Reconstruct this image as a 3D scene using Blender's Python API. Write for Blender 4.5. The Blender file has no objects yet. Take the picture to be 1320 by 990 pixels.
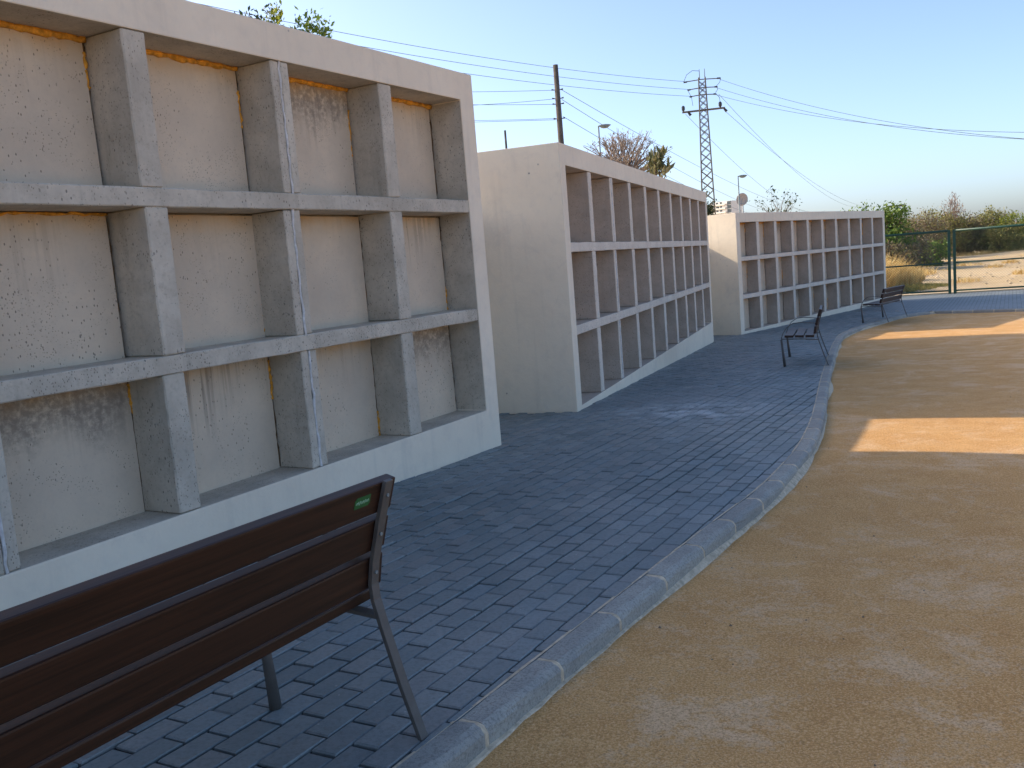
import bpy, bmesh, math, random
import numpy as np
from mathutils import Vector, Matrix
random.seed(7); rng = np.random.default_rng(7)
scene = bpy.context.scene
col = scene.collection
R = math.radians

# ------------------------------------------------------------------ camera
PITCH, ROLL = 0.12855, -0.08043
cp, sp, cr, sr = math.cos(PITCH), math.sin(PITCH), math.cos(ROLL), math.sin(ROLL)
fwd = Vector((0, cp, -sp)); up0 = Vector((0, sp, cp)); r0 = Vector((1, 0, 0))
right = cr*r0 + sr*up0; up = -sr*r0 + cr*up0
cam = bpy.data.cameras.new('camera'); camo = bpy.data.objects.new('camera', cam); col.objects.link(camo)
m = Matrix((right, up, -fwd)).transposed().to_4x4(); m.translation = Vector((0, 0, 1.323))
camo.matrix_world = m
cam.sensor_width = 36; cam.sensor_fit = 'HORIZONTAL'; cam.lens = 32.154
cam.clip_start = 0.05; cam.clip_end = 5000
scene.camera = camo

# ------------------------------------------------------------------ sky, sun, exposure
SUN_EL = 29.0
SUN_AZ = Vector((-0.913, 0.408, 0)).normalized()          # towards the sun, seen from above
world = bpy.data.worlds.new('World'); scene.world = world; world.use_nodes = True
wn = world.node_tree; bg = wn.nodes['Background']
sky = wn.nodes.new('ShaderNodeTexSky'); sky.sky_type = 'NISHITA'; sky.sun_disc = False
sky.sun_elevation = R(SUN_EL); sky.sun_rotation = math.atan2(SUN_AZ.x, SUN_AZ.y)
sky.air_density = 0.62; sky.dust_density = 1.95; sky.ozone_density = 1.9; sky.altitude = 50
wn.links.new(sky.outputs[0], bg.inputs[0]); bg.inputs[1].default_value = 0.14
sl = bpy.data.lights.new('sun', 'SUN'); sl.energy = 2.5; sl.angle = R(0.5); sl.color = (1.0, 0.84, 0.63)
so = bpy.data.objects.new('sun', sl); col.objects.link(so)
sd = Vector((-SUN_AZ.x*math.cos(R(SUN_EL)), -SUN_AZ.y*math.cos(R(SUN_EL)), -math.sin(R(SUN_EL))))
so.rotation_euler = sd.to_track_quat('-Z', 'Y').to_euler(); so.location = (-20, 10, 30)
scene.view_settings.view_transform = 'Standard'; scene.view_settings.look = 'None'
scene.view_settings.gamma = 1; scene.view_settings.use_curve_mapping = False
scene.view_settings.exposure = 1.22

# ------------------------------------------------------------------ helpers
def tag(o, label=None, cat=None, group=None, kind=None):
    if label: o['label'] = label
    if cat: o['category'] = cat
    if group: o['group'] = group
    if kind: o['kind'] = kind
    return o
def empty(name, loc=(0, 0, 0), rz=0, label=None, cat=None, group=None):
    o = bpy.data.objects.new(name, None); col.objects.link(o)
    o.location = loc; o.rotation_euler = (0, 0, rz); o.empty_display_size = .2
    return tag(o, label, cat, group)
def link(name, me, mat=None, parent=None, loc=None, rot=None):
    o = bpy.data.objects.new(name, me); col.objects.link(o)
    if mat is not None and len(me.materials) == 0: me.materials.append(mat)
    if parent: o.parent = parent
    if loc is not None: o.location = loc
    if rot is not None: o.rotation_euler = rot
    return o
def mesh(name, vs, fs, mat=None, smooth=False):
    me = bpy.data.meshes.new(name); me.from_pydata([tuple(v) for v in vs], [], [tuple(f) for f in fs])
    me.update()
    if smooth: me.polygons.foreach_set('use_smooth', [True]*len(me.polygons))
    if mat: me.materials.append(mat)
    return me
class MB:
    """collects simple shapes for one mesh"""
    def __init__(s): s.v = []; s.f = []
    def add(s, vs, fs):
        n = len(s.v); s.v += [tuple(v) for v in vs]; s.f += [tuple(i+n for i in f) for f in fs]; return s
    def box(s, a, b):
        (x0, y0, z0), (x1, y1, z1) = a, b
        return s.add([(x0,y0,z0),(x1,y0,z0),(x1,y1,z0),(x0,y1,z0),(x0,y0,z1),(x1,y0,z1),(x1,y1,z1),(x0,y1,z1)],
                     [(0,3,2,1),(4,5,6,7),(0,1,5,4),(1,2,6,5),(2,3,7,6),(3,0,4,7)])
    def tube(s, pts, rad, n=8, caps=True):
        pts = [Vector(p) for p in pts]
        if not hasattr(rad, '__len__'): rad = [rad]*len(pts)
        vs = []; fs = []
        t0 = (pts[1]-pts[0]).normalized()
        ref = Vector((0,0,1)) if abs(t0.z) < .9 else Vector((1,0,0))
        for i, p in enumerate(pts):
            t = (pts[min(i+1, len(pts)-1)]-pts[max(i-1, 0)]).normalized()
            a = t.cross(ref)
            if a.length < 1e-4: a = t.cross(Vector((0,1,0)))
            a.normalize(); b = a.cross(t); ref = b if abs(b.dot(t)) < .5 else ref
            for k in range(n):
                w = 2*math.pi*k/n; vs.append(p+rad[i]*(math.cos(w)*a+math.sin(w)*b))
        for i in range(len(pts)-1):
            for k in range(n):
                k2 = (k+1) % n; fs.append((i*n+k, i*n+k2, (i+1)*n+k2, (i+1)*n+k))
        if caps: fs.append(tuple(range(n))[::-1]); fs.append(tuple((len(pts)-1)*n+k for k in range(n)))
        return s.add(vs, fs)
    def bar(s, pts, w, t, side=(1, 0, 0)):
        """flat bar swept along pts: w along `side`, t across"""
        pts = [Vector(p) for p in pts]; side = Vector(side).normalized(); vs = []; fs = []
        for i, p in enumerate(pts):
            d = (pts[min(i+1, len(pts)-1)]-pts[max(i-1, 0)]).normalized(); nn = d.cross(side).normalized()
            for a, b in ((-1,-1),(1,-1),(1,1),(-1,1)): vs.append(p+side*a*w/2+nn*b*t/2)
        for i in range(len(pts)-1):
            for k in range(4):
                k2 = (k+1) % 4; fs.append((i*4+k, i*4+k2, (i+1)*4+k2, (i+1)*4+k))
        n = (len(pts)-1)*4
        fs += [(3,2,1,0), (n,n+1,n+2,n+3)]
        return s.add(vs, fs)
    def build(s, name, mat, parent=None, smooth=False, loc=None, rot=None, bevel=0):
        me = mesh(name, s.v, s.f, mat, smooth)
        bm = bmesh.new(); bm.from_mesh(me)
        if bevel: bmesh.ops.bevel(bm, geom=[e for e in bm.edges if len(e.link_faces) == 2 and e.calc_face_angle(0) > .5], offset=bevel, segments=2, affect='EDGES', profile=.6)
        bmesh.ops.recalc_face_normals(bm, faces=bm.faces); bm.to_mesh(me); bm.free()
        if bevel: me.polygons.foreach_set('use_smooth', [False]*len(me.polygons))
        return link(name, me, None, parent, loc, rot)

# ---- node material helper
class NM:
    def __init__(s, name, rough=.8, spec=.3):
        s.m = bpy.data.materials.new(name); s.m.use_nodes = True; s.t = s.m.node_tree; s.b = s.t.nodes['Principled BSDF']
        s.b.inputs['Roughness'].default_value = rough; s.b.inputs['Specular IOR Level'].default_value = spec
    def n(s, typ, **kw):
        nd = s.t.nodes.new('ShaderNode'+typ)
        for k, v in kw.items():
            if k in nd.inputs.keys(): s.set(nd.inputs[k], v)
            else: setattr(nd, k, v)
        return nd
    def set(s, inp, v):
        if isinstance(v, bpy.types.NodeSocket): s.t.links.new(v, inp)
        elif hasattr(v, 'outputs'): s.t.links.new(v.outputs[0], inp)
        else: inp.default_value = v
    def coord(s, kind='Object', scale=(1, 1, 1), rnd=0, off=None):
        tc = s.n('TexCoord'); out = tc.outputs[kind] if kind != 'World' else s.n('NewGeometry').outputs['Position']
        if rnd:
            oi = s.n('ObjectInfo'); mu = s.n('Math', operation='MULTIPLY'); s.set(mu.inputs[0], oi.outputs['Random']); mu.inputs[1].default_value = rnd
            va = s.n('VectorMath', operation='ADD'); s.set(va.inputs[0], out); s.set(va.inputs[1], mu); out = va.outputs[0]
        mp = s.n('Mapping'); s.set(mp.inputs['Vector'], out); mp.inputs['Scale'].default_value = scale
        return mp.outputs[0]
    def noise(s, vec, scale, detail=4, rough=.55, dist=0):
        nd = s.n('TexNoise'); s.set(nd.inputs['Vector'], vec); nd.inputs['Scale'].default_value = scale
        nd.inputs['Detail'].default_value = detail; nd.inputs['Roughness'].default_value = rough; nd.inputs['Distortion'].default_value = dist
        return nd.outputs['Fac']
    def voro(s, vec, scale, rand=1):
        nd = s.n('TexVoronoi'); s.set(nd.inputs['Vector'], vec); nd.inputs['Scale'].default_value = scale; nd.inputs['Randomness'].default_value = rand
        return nd
    def rng(s, v, a, b, lo=0, hi=1):
        nd = s.n('MapRange'); nd.clamp = True; s.set(nd.inputs[0], v)
        for i, x in enumerate((a, b, lo, hi)): nd.inputs[i+1].default_value = x
        return nd.outputs[0]
    def math(s, op, a, b=0.0):
        nd = s.n('Math', operation=op); s.set(nd.inputs[0], a); s.set(nd.inputs[1], b); return nd.outputs[0]
    def mix(s, f, a, b, mode='MIX'):
        nd = s.n('Mix', data_type='RGBA', blend_type=mode); s.set(nd.inputs[0], f)
        for i, v in ((6, a), (7, b)):
            if isinstance(v, tuple): nd.inputs[i].default_value = (*v, 1) if len(v) == 3 else v
            else: s.set(nd.inputs[i], v)
        return nd.outputs[2]
    def ramp(s, v, stops):
        nd = s.n('ValToRGB'); s.set(nd.inputs[0], v); el = nd.color_ramp.elements
        while len(el) < len(stops): el.new(.5)
        for e, (p, c) in zip(el, stops): e.position = p; e.color = (*c, 1)
        return nd.outputs[0]
    def color(s, c):
        if isinstance(c, tuple): s.b.inputs['Base Color'].default_value = (*c, 1)
        else: s.set(s.b.inputs['Base Color'], c)
        return s
    def bump(s, h, strength=.3, dist=.01):
        nd = s.n('Bump'); nd.inputs['Strength'].default_value = strength; nd.inputs['Distance'].default_value = dist
        s.set(nd.inputs['Height'], h); s.set(s.b.inputs['Normal'], nd); return s

# ------------------------------------------------------------------ materials
def m_plaster():
    k = NM('plaster', .85, .2); v = k.coord('Object', rnd=30)
    a = k.noise(v, 1.1, 5, .6); b = k.noise(v, 9, 4, .6); st = k.noise(k.coord('Object', (7, 7, .5), rnd=30), 1.5, 4)
    c = k.mix(k.rng(a, .35, .7), (.84, .73, .565), (.76, .655, .505))
    c = k.mix(k.rng(b, .5, .8, 0, .35), c, (.63, .55, .45))
    c = k.mix(k.rng(st, .55, .8, 0, .28), c, (.50, .44, .36))
    sm = k.noise(v, 3.1, 7, .75, .8); c = k.mix(k.rng(sm, .55, .72, 0, .4), c, (.60, .53, .44))
    vo = k.voro(v, 7); c = k.mix(k.math('MULTIPLY', k.rng(vo.outputs['Distance'], .05, .09, 1, 0), k.rng(k.noise(v, 2.3, 2), .56, .62)), c, (.30, .27, .24))
    k.color(c); k.bump(k.math('ADD', k.noise(v, 22, 5, .65), k.math('MULTIPLY', a, 2.)), .25, .012); return k.m
def pits(k, v, scale, thr, mask_scale, lo=.45, hi=.6):
    vo = k.voro(v, scale); d = k.rng(vo.outputs['Distance'], thr*.7, thr, 1, 0)
    pick = k.math('GREATER_THAN', k.rng(vo.outputs['Color'], 0, 1), .45)
    return k.math('MULTIPLY', k.math('MULTIPLY', d, k.rng(k.noise(v, mask_scale, 2), lo, hi)), pick)
def m_concrete(name='grey_concrete', base=(.46, .405, .32), dark=(.25, .22, .175), light=(.61, .54, .43)):
    k = NM(name, .9, .2); v = k.coord('Object', rnd=50)
    a = k.noise(v, 3.2, 6, .65); b = k.noise(v, 30, 4, .7)
    c = k.mix(k.rng(a, .38, .64), base, light); c = k.mix(k.rng(b, .52, .8, 0, .5), c, dark)
    st = k.noise(k.coord('Object', (10, 10, .7), rnd=50), 1.6, 4); c = k.mix(k.rng(st, .55, .8, 0, .35), c, dark)
    vv = k.coord('Object', (1, 1, .6), rnd=50)
    p1 = pits(k, vv, 40, .22, 4, .44, .6); p2 = pits(k, vv, 85, .28, 6, .38, .52)
    p = k.math('MAXIMUM', p1, k.math('MULTIPLY', p2, .8))
    c = k.mix(k.math('MULTIPLY', p, .72), c, (.10, .09, .08)); k.color(c)
    k.bump(k.math('SUBTRACT', k.math('MULTIPLY', b, .4), p), .45, .008); return k.m
def m_panel():
    k = NM('niche_panel', .9, .2); v = k.coord('Object', rnd=70)
    a = k.noise(v, 2.2, 5, .6); b = k.noise(v, 34, 4, .7)
    c = k.mix(k.rng(a, .3, .7), (.68, .565, .42), (.55, .46, .35)); c = k.mix(k.rng(b, .5, .8, 0, .3), c, (.47, .385, .30))
    # run-off streaks starting at the top edge
    g = k.n('SeparateXYZ'); k.set(g.inputs[0], k.n('TexCoord').outputs['Object'])
    s1 = k.noise(k.coord('Object', (26, 1, .9), rnd=70), 1.0, 3, .6); s2 = k.noise(k.coord('Object', (2.2, 1, .4), rnd=70), 1.3, 2)
    reach = k.math('ADD', k.math('MULTIPLY', s2, 1.3), -.62)
    hm = k.math('ADD', g.outputs['Z'], reach)
    rv = k.n('ObjectInfo').outputs['Random']; stre = k.math('MULTIPLY', k.math('MULTIPLY', k.rng(s1, .50, .62), k.rng(hm, .08, .42)), k.rng(k.math('FRACT', k.math('MULTIPLY', rv, 13.7)), .25, .9, .12, 1))
    dp = k.math('MULTIPLY', k.math('MULTIPLY', k.rng(k.math('ADD', g.outputs['Z'], k.math('MULTIPLY', k.noise(k.coord('Object', (6, 1, 1.2), rnd=70), 1.4, 4), -.45)), -.16, .02), k.math('GREATER_THAN', k.math('FRACT', k.math('MULTIPLY', rv, 29.3)), .84)), k.rng(k.noise(v, 26, 4, .7), .34, .56)); c = k.mix(k.math('MULTIPLY', dp, .75), c, (.22, .185, .15))
    c = k.mix(k.math('MULTIPLY', stre, .8), c, (.24, .195, .155))
    # rusty-orange tint along the upper seam
    tint = k.math('MULTIPLY', k.rng(g.outputs['Z'], .26, .40), k.rng(k.noise(v, 5, 3), .35, .7)); c = k.mix(k.math('MULTIPLY', tint, .7), c, (.62, .34, .09))
    p = k.math('MAXIMUM', pits(k, k.coord('Object', (1, 1, .55), rnd=70), 50, .20, 3.2, .42, .58), k.math('MULTIPLY', pits(k, v, 75, .28, 5, .5, .65), .7))
    c = k.mix(k.math('MULTIPLY', p, .8), c, (.16, .13, .105)); k.color(c)
    k.bump(k.math('SUBTRACT', k.math('MULTIPLY', b, .3), p), .45, .006); return k.m
def m_simple(name, c, rough=.6, spec=.4, var=.25, scale=12, metal=0, bump=.1):
    k = NM(name, rough, spec); v = k.coord('Object', rnd=20); n = k.noise(v, scale, 4, .6)
    d = tuple(x*(1-var) for x in c); l = tuple(min(1, x*(1+var)) for x in c)
    k.color(k.mix(k.rng(n, .3, .7), d, l)); k.b.inputs['Metallic'].default_value = metal
    if bump: k.bump(n, bump, .004)
    return k.m
def m_paver():
    k = NM('paver', .6, .5); v = k.coord('World')
    oi = k.n('ObjectInfo').outputs['Random']; isl = k.n('NewGeometry').outputs['Random Per Island']
    r = k.math('FRACT', k.math('ADD', k.math('MULTIPLY', oi, 7.31), k.math('MULTIPLY', isl, 3.7)))
    c = k.ramp(r, [(0, (.125, .158, .162)), (.3, (.15, .185, .188)), (.55, (.17, .203, .203)), (.72, (.185, .2, .195)), (.88, (.215, .245, .24)), (1, (.145, .195, .212))])
    big = k.noise(v, .55, 4, .6); c = k.mix(k.rng(big, .38, .7, 0, .55), c, (.27, .285, .28))
    f = k.noise(v, 60, 4, .7); c = k.mix(k.rng(f, .45, .8, 0, .6), c, (.06, .07, .075))
    # pale cement smears and crumbs
    w = k.noise(v, 3.3, 6, .75, .6); c = k.mix(k.rng(w, .66, .76, 0, .6), c, (.44, .47, .49))
    di = k.n('VectorMath', operation='DISTANCE'); k.set(di.inputs[0], v); di.inputs[1].default_value = (1.75, 8.95, -.25)
    c = k.mix(k.math('MULTIPLY', k.rng(di.outputs['Value'], 1.0, .15), k.rng(k.noise(v, 5, 5, .7), .45, .62)), c, (.46, .49, .50))
    sp_ = k.voro(k.coord('World', (1, 1.7, 1)), 17); c = k.mix(k.math('MULTIPLY', k.rng(k.math('ADD', sp_.outputs['Distance'], k.math('MULTIPLY', k.noise(v, 90, 2), .12)), .10, .15, 1, 0), k.rng(k.noise(v, 1.9, 2), .5, .58)), c, (.5, .49, .46))
    k.color(c); k.bump(k.math('ADD', f, k.math('MULTIPLY', k.noise(v, 180, 3, .7), .5)), .35, .004)
    k.set(k.b.inputs['Roughness'], k.rng(w, .3, .7, .46, .72)); return k.m
def m_sand():
    k = NM('sand', .95, .1); v = k.coord('World'); sv = k.coord('World', (.8, 1.9, 1))
    a = k.noise(v, 2.0, 8, .7, .6); b = k.noise(v, 3.5, 5, .65, .3); g = k.noise(v, 120, 2, .9); g2 = k.noise(v, 38, 3, .8)
    c = k.mix(k.rng(b, .35, .68), (.66, .345, .12), (.76, .43, .165))
    c = k.mix(k.rng(k.math('ADD', k.math('MULTIPLY', a, .66), k.math('MULTIPLY', g2, .34)), .50, .57, 0, .75), c, (.84, .58, .34))
    c = k.mix(k.rng(g, .50, .66, 0, .75), c, (.40, .205, .08)); c = k.mix(k.rng(g2, .54, .7, 0, .45), c, (.42, .225, .09)); c = k.mix(k.rng(g, .48, .34, 0, .7), c, (.90, .63, .35))
    st = k.noise(v, .45, 3); vo = k.voro(v, 2.1); c = k.mix(k.math('MULTIPLY', k.rng(vo.outputs['Distance'], .03, .06, 1, 0), k.rng(st, .5, .56)), c, (.12, .10, .08))
    k.color(c); k.bump(k.math('ADD', k.math('ADD', g2, k.math('MULTIPLY', g, .8)), k.math('MULTIPLY', b, .8)), .8, .016); return k.m
def m_field():
    k = NM('dry_field', .95, .1); v = k.coord('World')
    a = k.noise(v, .12, 6, .65); b = k.noise(v, 1.1, 6, .7); g = k.noise(v, 9, 5, .75)
    c = k.mix(k.rng(b, .35, .65), (.66, .48, .27), (.76, .60, .38)); c = k.mix(k.rng(a, .45, .7, 0, .6), c, (.58, .40, .19))
    c = k.mix(k.rng(g, .55, .75, 0, .6), c, (.36, .26, .15)); k.color(c); k.bump(k.math('ADD', g, b), .8, .12); return k.m
def m_kerb():
    k = NM('kerb_concrete', .8, .3); v = k.coord('Object', rnd=40)
    f = k.noise(v, 95, 3, .85); a = k.noise(v, 6, 6, .7); r = k.n('ObjectInfo').outputs['Random']
    c = k.mix(r, (.31, .305, .275), (.42, .405, .35)); c = k.mix(k.rng(a, .42, .7, 0, .6), c, (.22, .225, .215)); c = k.mix(k.rng(f, .48, .66, 0, .75), c, (.16, .15, .135))
    k.color(c); k.bump(f, .6, .006); return k.m
def m_pavement():
    k = NM('far_paving', .6, .5); v = k.coord('World'); mp = k.n('Mapping'); k.set(mp.inputs[0], v); mp.inputs['Rotation'].default_value = (0, 0, R(-61))
    br = k.n('TexBrick'); k.set(br.inputs['Vector'], mp.outputs[0])
    for n_, x in (('Scale', 1), ('Mortar Size', .008), ('Brick Width', .2), ('Row Height', .1)): br.inputs[n_].default_value = x
    br.inputs['Color1'].default_value = (.14, .172, .176, 1); br.inputs['Color2'].default_value = (.2, .225, .225, 1); br.inputs['Mortar'].default_value = (.07, .075, .08, 1)
    c = k.mix(k.rng(k.noise(v, .5, 4), .4, .7, 0, .5), br.outputs['Color'], (.24, .245, .25)); k.color(c); return k.m
def m_leaf(name, stops, trans=.25):
    k = NM(name, .6, .3); r = k.n('NewGeometry').outputs['Random Per Island']; c = k.ramp(r, stops); k.color(c)
    tr = k.n('BsdfTranslucent'); k.set(tr.inputs[0], c); mx = k.n('MixShader'); mx.inputs[0].default_value = trans
    out = k.t.nodes['Material Output']; k.t.links.new(k.b.outputs[0], mx.inputs[1]); k.t.links.new(tr.outputs[0], mx.inputs[2]); k.t.links.new(mx.outputs[0], out.inputs[0]); return k.m
def m_wood():
    k = NM('dark_wood', .42, .35); v = k.coord('Object', (1.2, 40, 40), rnd=25); n = k.noise(v, 1.6, 5, .65, .5)
    c = k.mix(k.rng(n, .3, .7), (.010, .0045, .0032), (.044, .018, .010)); k.color(c); k.bump(n, .12, .002); return k.m

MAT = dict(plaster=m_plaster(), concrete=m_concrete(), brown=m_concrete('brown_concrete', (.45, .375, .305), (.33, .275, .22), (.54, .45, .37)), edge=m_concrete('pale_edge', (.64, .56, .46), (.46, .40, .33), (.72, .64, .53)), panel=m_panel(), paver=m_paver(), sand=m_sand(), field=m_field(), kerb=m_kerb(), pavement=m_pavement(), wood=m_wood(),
    bed=m_simple('joint_sand', (.030, .033, .036), .95, .1, .3, 40), mortar=m_simple('pale_mortar', (.56, .46, .33), .95, .1, .3, 30, bump=.4),
    steel=m_simple('grey_steel', (.088, .083, .076), .55, .5, .15, 20), foam=m_simple('orange_foam', (.66, .31, .04), .8, .3, .45, 30, bump=.5),
    pebble=m_simple('pebble', (.24, .17, .11), .9, .2, .4, 60), seal=m_simple('brown_seal', (.11, .065, .03), .9, .2, .5, 30, bump=.4), grout=m_simple('white_grout', (.62, .60, .57), .9, .2, .2, 30, bump=.4), galv=m_simple('weathered_steel', (.12, .105, .085), .7, .3, .3, 3),
    darkwire=m_simple('cable', (.05, .055, .06), .6, .3, .1), polewood=m_simple('pole_wood', (.10, .085, .07), .9, .2, .4, 3), green=m_simple('green_paint', (.008, .05, .03), .45, .5, .2, 6),
    lampgrey=m_simple('lamp_grey', (.17, .21, .22), .5, .4, .15), dish=m_simple('dish_grey', (.36, .34, .33), .6, .4, .15), white=m_simple('white_wall', (.72, .68, .62), .8, .2, .08),
    black=m_simple('dark_porcelain', (.025, .025, .03), .4, .5, .2), glass=m_simple('dark_window', (.04, .055, .07), .2, .5, .1), bark=m_simple('bark', (.16, .12, .09), .95, .1, .35, 9, bump=.4),
    redbark=m_simple('reddish_twigs', (.27, .22, .185), .9, .1, .35, 9), plate_dark=m_simple('plate_green', (.008, .11, .03), .4, .5, .1), plate_pale=m_simple('plate_print', (.30, .52, .36), .5, .4, .1),
    leaf_green=m_leaf('green_leaves', [(0, (.05, .10, .018)), (.5, (.11, .19, .03)), (1, (.24, .30, .06))]),
    leaf_yellow=m_leaf('yellow_green_leaves', [(0, (.10, .14, .02)), (.5, (.22, .26, .03)), (1, (.36, .36, .06))], .4),
    leaf_dark=m_leaf('dark_leaves', [(0, (.015, .028, .012)), (.6, (.035, .06, .02)), (1, (.08, .10, .03))]),
    leaf_leather=m_leaf('leathery_leaves', [(0, (.05, .06, .025)), (.5, (.13, .13, .05)), (1, (.30, .27, .14))]),
    leaf_brown=m_leaf('brown_scrub', [(0, (.10, .075, .05)), (.45, (.21, .155, .095)), (.75, (.22, .22, .07)), (1, (.36, .27, .18))]),
    leaf_scrub=m_leaf('olive_scrub', [(0, (.09, .09, .03)), (.5, (.20, .21, .05)), (.8, (.28, .23, .09)), (1, (.36, .34, .10))]),
    leaf_red=m_leaf('reddish_leaves', [(0, (.12, .115, .09)), (.5, (.24, .21, .17)), (.8, (.36, .22, .16)), (1, (.36, .34, .29))]),
    leaf_dead=m_leaf('dead_twigs', [(0, (.16, .09, .06)), (1, (.33, .2, .14))]),
    weed=m_leaf('weed_blades', [(0, (.16, .15, .04)), (.5, (.30, .27, .07)), (1, (.46, .36, .13))], .3),
    straw=m_leaf('straw', [(0, (.45, .28, .08)), (.5, (.70, .48, .17)), (1, (.82, .64, .30))], .35))

# ------------------------------------------------------------------ ground heights (m): falls away along the path
E_ = np.array([.42, .9075])
_SS = np.array([-30, 0, 2.54, 6.92, 8.86, 19.57, 21.36, 25.83, 29.46, 42, 60, 4000])
_ZZ = np.array([.5, 0, -.068, -.185, -.2436, -.6458, -.6825, -.7455, -.777, -.84, -.86, -.86])
_fs = np.arange(-30, 90, .1); _fz = np.interp(_fs, _SS, _ZZ); _k = np.ones(21)/21
_fz = np.convolve(np.pad(_fz, 10, mode='edge'), _k, mode='valid')
def gz(x, y): return float(np.interp(x*E_[0]+y*E_[1], _fs, _fz))
def gza(P): return np.interp(P[:, 0]*E_[0]+P[:, 1]*E_[1], _fs, _fz)
def gtilt(x, y):
    e = .15; nx = -(gz(x+e, y)-gz(x-e, y))/(2*e); ny = -(gz(x, y+e)-gz(x, y-e))/(2*e)
    return Vector((nx, ny, 1)).normalized()

# kerb line (paving side), Catmull-Rom
KP = [(-4.6, -4.6), (-2.9, -1.8), (-1.55, .5), (-.37, 2.49), (.88, 4.54), (1.68, 5.87), (2.53, 7.73), (4.05, 11.78), (6.2, 17.34), (7.28, 19.72), (8.9, 22.05), (10.25, 23.55), (11.31, 24.2)]
def catmull(P, step):
    P = [np.array(p, float) for p in P]; P = [2*P[0]-P[1]]+P+[2*P[-1]-P[-2]]; out = []
    for i in range(1, len(P)-2):
        a, b, c, d = P[i-1:i+3]; n = 60
        for k in range(n):
            t = k/n; out.append(.5*((2*b)+(-a+c)*t+(2*a-5*b+4*c-d)*t*t+(-a+3*b-3*c+d)*t**3))
    out.append(P[-2]); out = np.array(out); L = np.r_[0, np.cumsum(np.linalg.norm(np.diff(out, axis=0), axis=1))]
    q = np.arange(0, L[-1], step); return np.c_[np.interp(q, L, out[:, 0]), np.interp(q, L, out[:, 1])]
KER = catmull(KP, .05)
FAR_K = [np.array((11.31, 24.2)), np.array((12.77, 22.75)), np.array((19.5, 16.2))]
def farline(step):
    out = []
    for a, b in zip(FAR_K, FAR_K[1:]):
        n = int(np.linalg.norm(b-a)/step)
        for k in range(n): out.append(a+(b-a)*k/n)
    return np.array(out+[FAR_K[-1]])
FARL = farline(.05)

# gate line
G0, G1 = np.array((13.35, 31.94)), np.array((17.16, 30.27)); GD = (G1-G0)/np.linalg.norm(G1-G0)

# sheets
def strip_sheet(I, O, nc, dz):
    vs = []; fs = []
    for a, b in zip(I, O):
        for k in range(nc+1):
            p = a+(b-a)*k/nc; vs.append((p[0], p[1], gz(*p)+dz))
    w = nc+1
    for i in range(len(I)-1):
        for k in range(nc): fs.append((i*w+k, i*w+k+1, (i+1)*w+k+1, (i+1)*w+k))
    return vs, fs
def orient_up(me):
    bm = bmesh.new(); bm.from_mesh(me); bmesh.ops.recalc_face_normals(bm, faces=bm.faces)
    if sum(f.normal.z for f in bm.faces) < 0: bmesh.ops.reverse_faces(bm, faces=bm.faces)
    bm.to_mesh(me); bm.free()
kst = KER[::10]
nrm = np.gradient(kst, axis=0); nrm = nrm/np.linalg.norm(nrm, axis=1)[:, None]; lft = np.c_[-nrm[:, 1], nrm[:, 0]]
vs, fs = strip_sheet(kst, kst+lft*7, 10, -.014)
me = mesh('path', vs, fs, MAT['bed']); orient_up(me); path = link('path', me); tag(path, kind='structure')
# paved apron between the sand and the gate
I = [KER[-1]]*4+list(FARL[::10]); n = len(I)
c0 = KER[-1]+lft[-1]*7
O = [c0+(np.array((9.0, 34.2))-c0)*k/3 for k in range(4)]
g_end = G0+GD*16
g_start = G0-GD*4.4
O = O[:3]+[g_start+(g_end-g_start)*k/(n-4) for k in range(n-3)]
vs, fs = strip_sheet(I, O, 8, -.006)
me = mesh('pavement', vs, fs, MAT['pavement']); orient_up(me); tag(link('pavement', me), kind='structure')
# sand court
xs = np.arange(-8, 34, .35); ys = np.arange(-6, 27.5, .35); X, Y = np.meshgrid(xs, ys); P = np.c_[X.ravel(), Y.ravel()]
Z = gza(P)-.078+.012*np.sin(P[:, 0]*1.3+P[:, 1]*.7)*np.sin(P[:, 0]*.5-P[:, 1]*1.1)
# the court ends under the apron: push it down beyond the far kerb
fn = np.array((.70, .714)); dd = (P-FAR_K[0])@fn; Z = np.where(dd > .3, Z-.05, Z)
W = len(xs); fs = [(j*W+i, j*W+i+1, (j+1)*W+i+1, (j+1)*W+i) for j in range(len(ys)-1) for i in range(W-1)]
me = mesh('sand', np.c_[P, Z], fs, MAT['sand'], True); tag(link('sand', me), kind='structure')
# surrounding dry terrain reaching the horizon
ax = np.r_[-2500, -1200, -500, -220, -110, np.arange(-60, 90, 1.5), 110, 160, 300, 700, 1500, 2500]
ay = np.r_[-600, -200, -80, np.arange(-30, 110, 1.5), 130, 180, 300, 600, 1200, 2500]
X, Y = np.meshgrid(ax, ay); P = np.c_[X.ravel(), Y.ravel()]
side = (P-G0)@np.array((-GD[1], GD[0]))
Z = gza(P)-.22+np.clip(side/1.5, 0, 1)*.17
bumpy = np.clip(side/4, 0, 1)*(np.hypot(P[:, 0], P[:, 1]) < 120); Z += bumpy*(.10*np.sin(P[:, 0]*.31+1)*np.sin(P[:, 1]*.27)+.05*np.sin(P[:, 0]*.9+P[:, 1]*.5))
W = len(ax); fs = [(j*W+i, j*W+i+1, (j+1)*W+i+1, (j+1)*W+i) for j in range(len(ay)-1) for i in range(W-1)]
me = mesh('ground', np.c_[P, Z], fs, MAT['field'], True); tag(link('ground', me), kind='structure')
def tz(x, y):
    s = float((np.array((x, y))-G0)@np.array((-GD[1], GD[0]))); return gz(x, y)-.22+min(1, max(0, s/1.5))*.17

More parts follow.
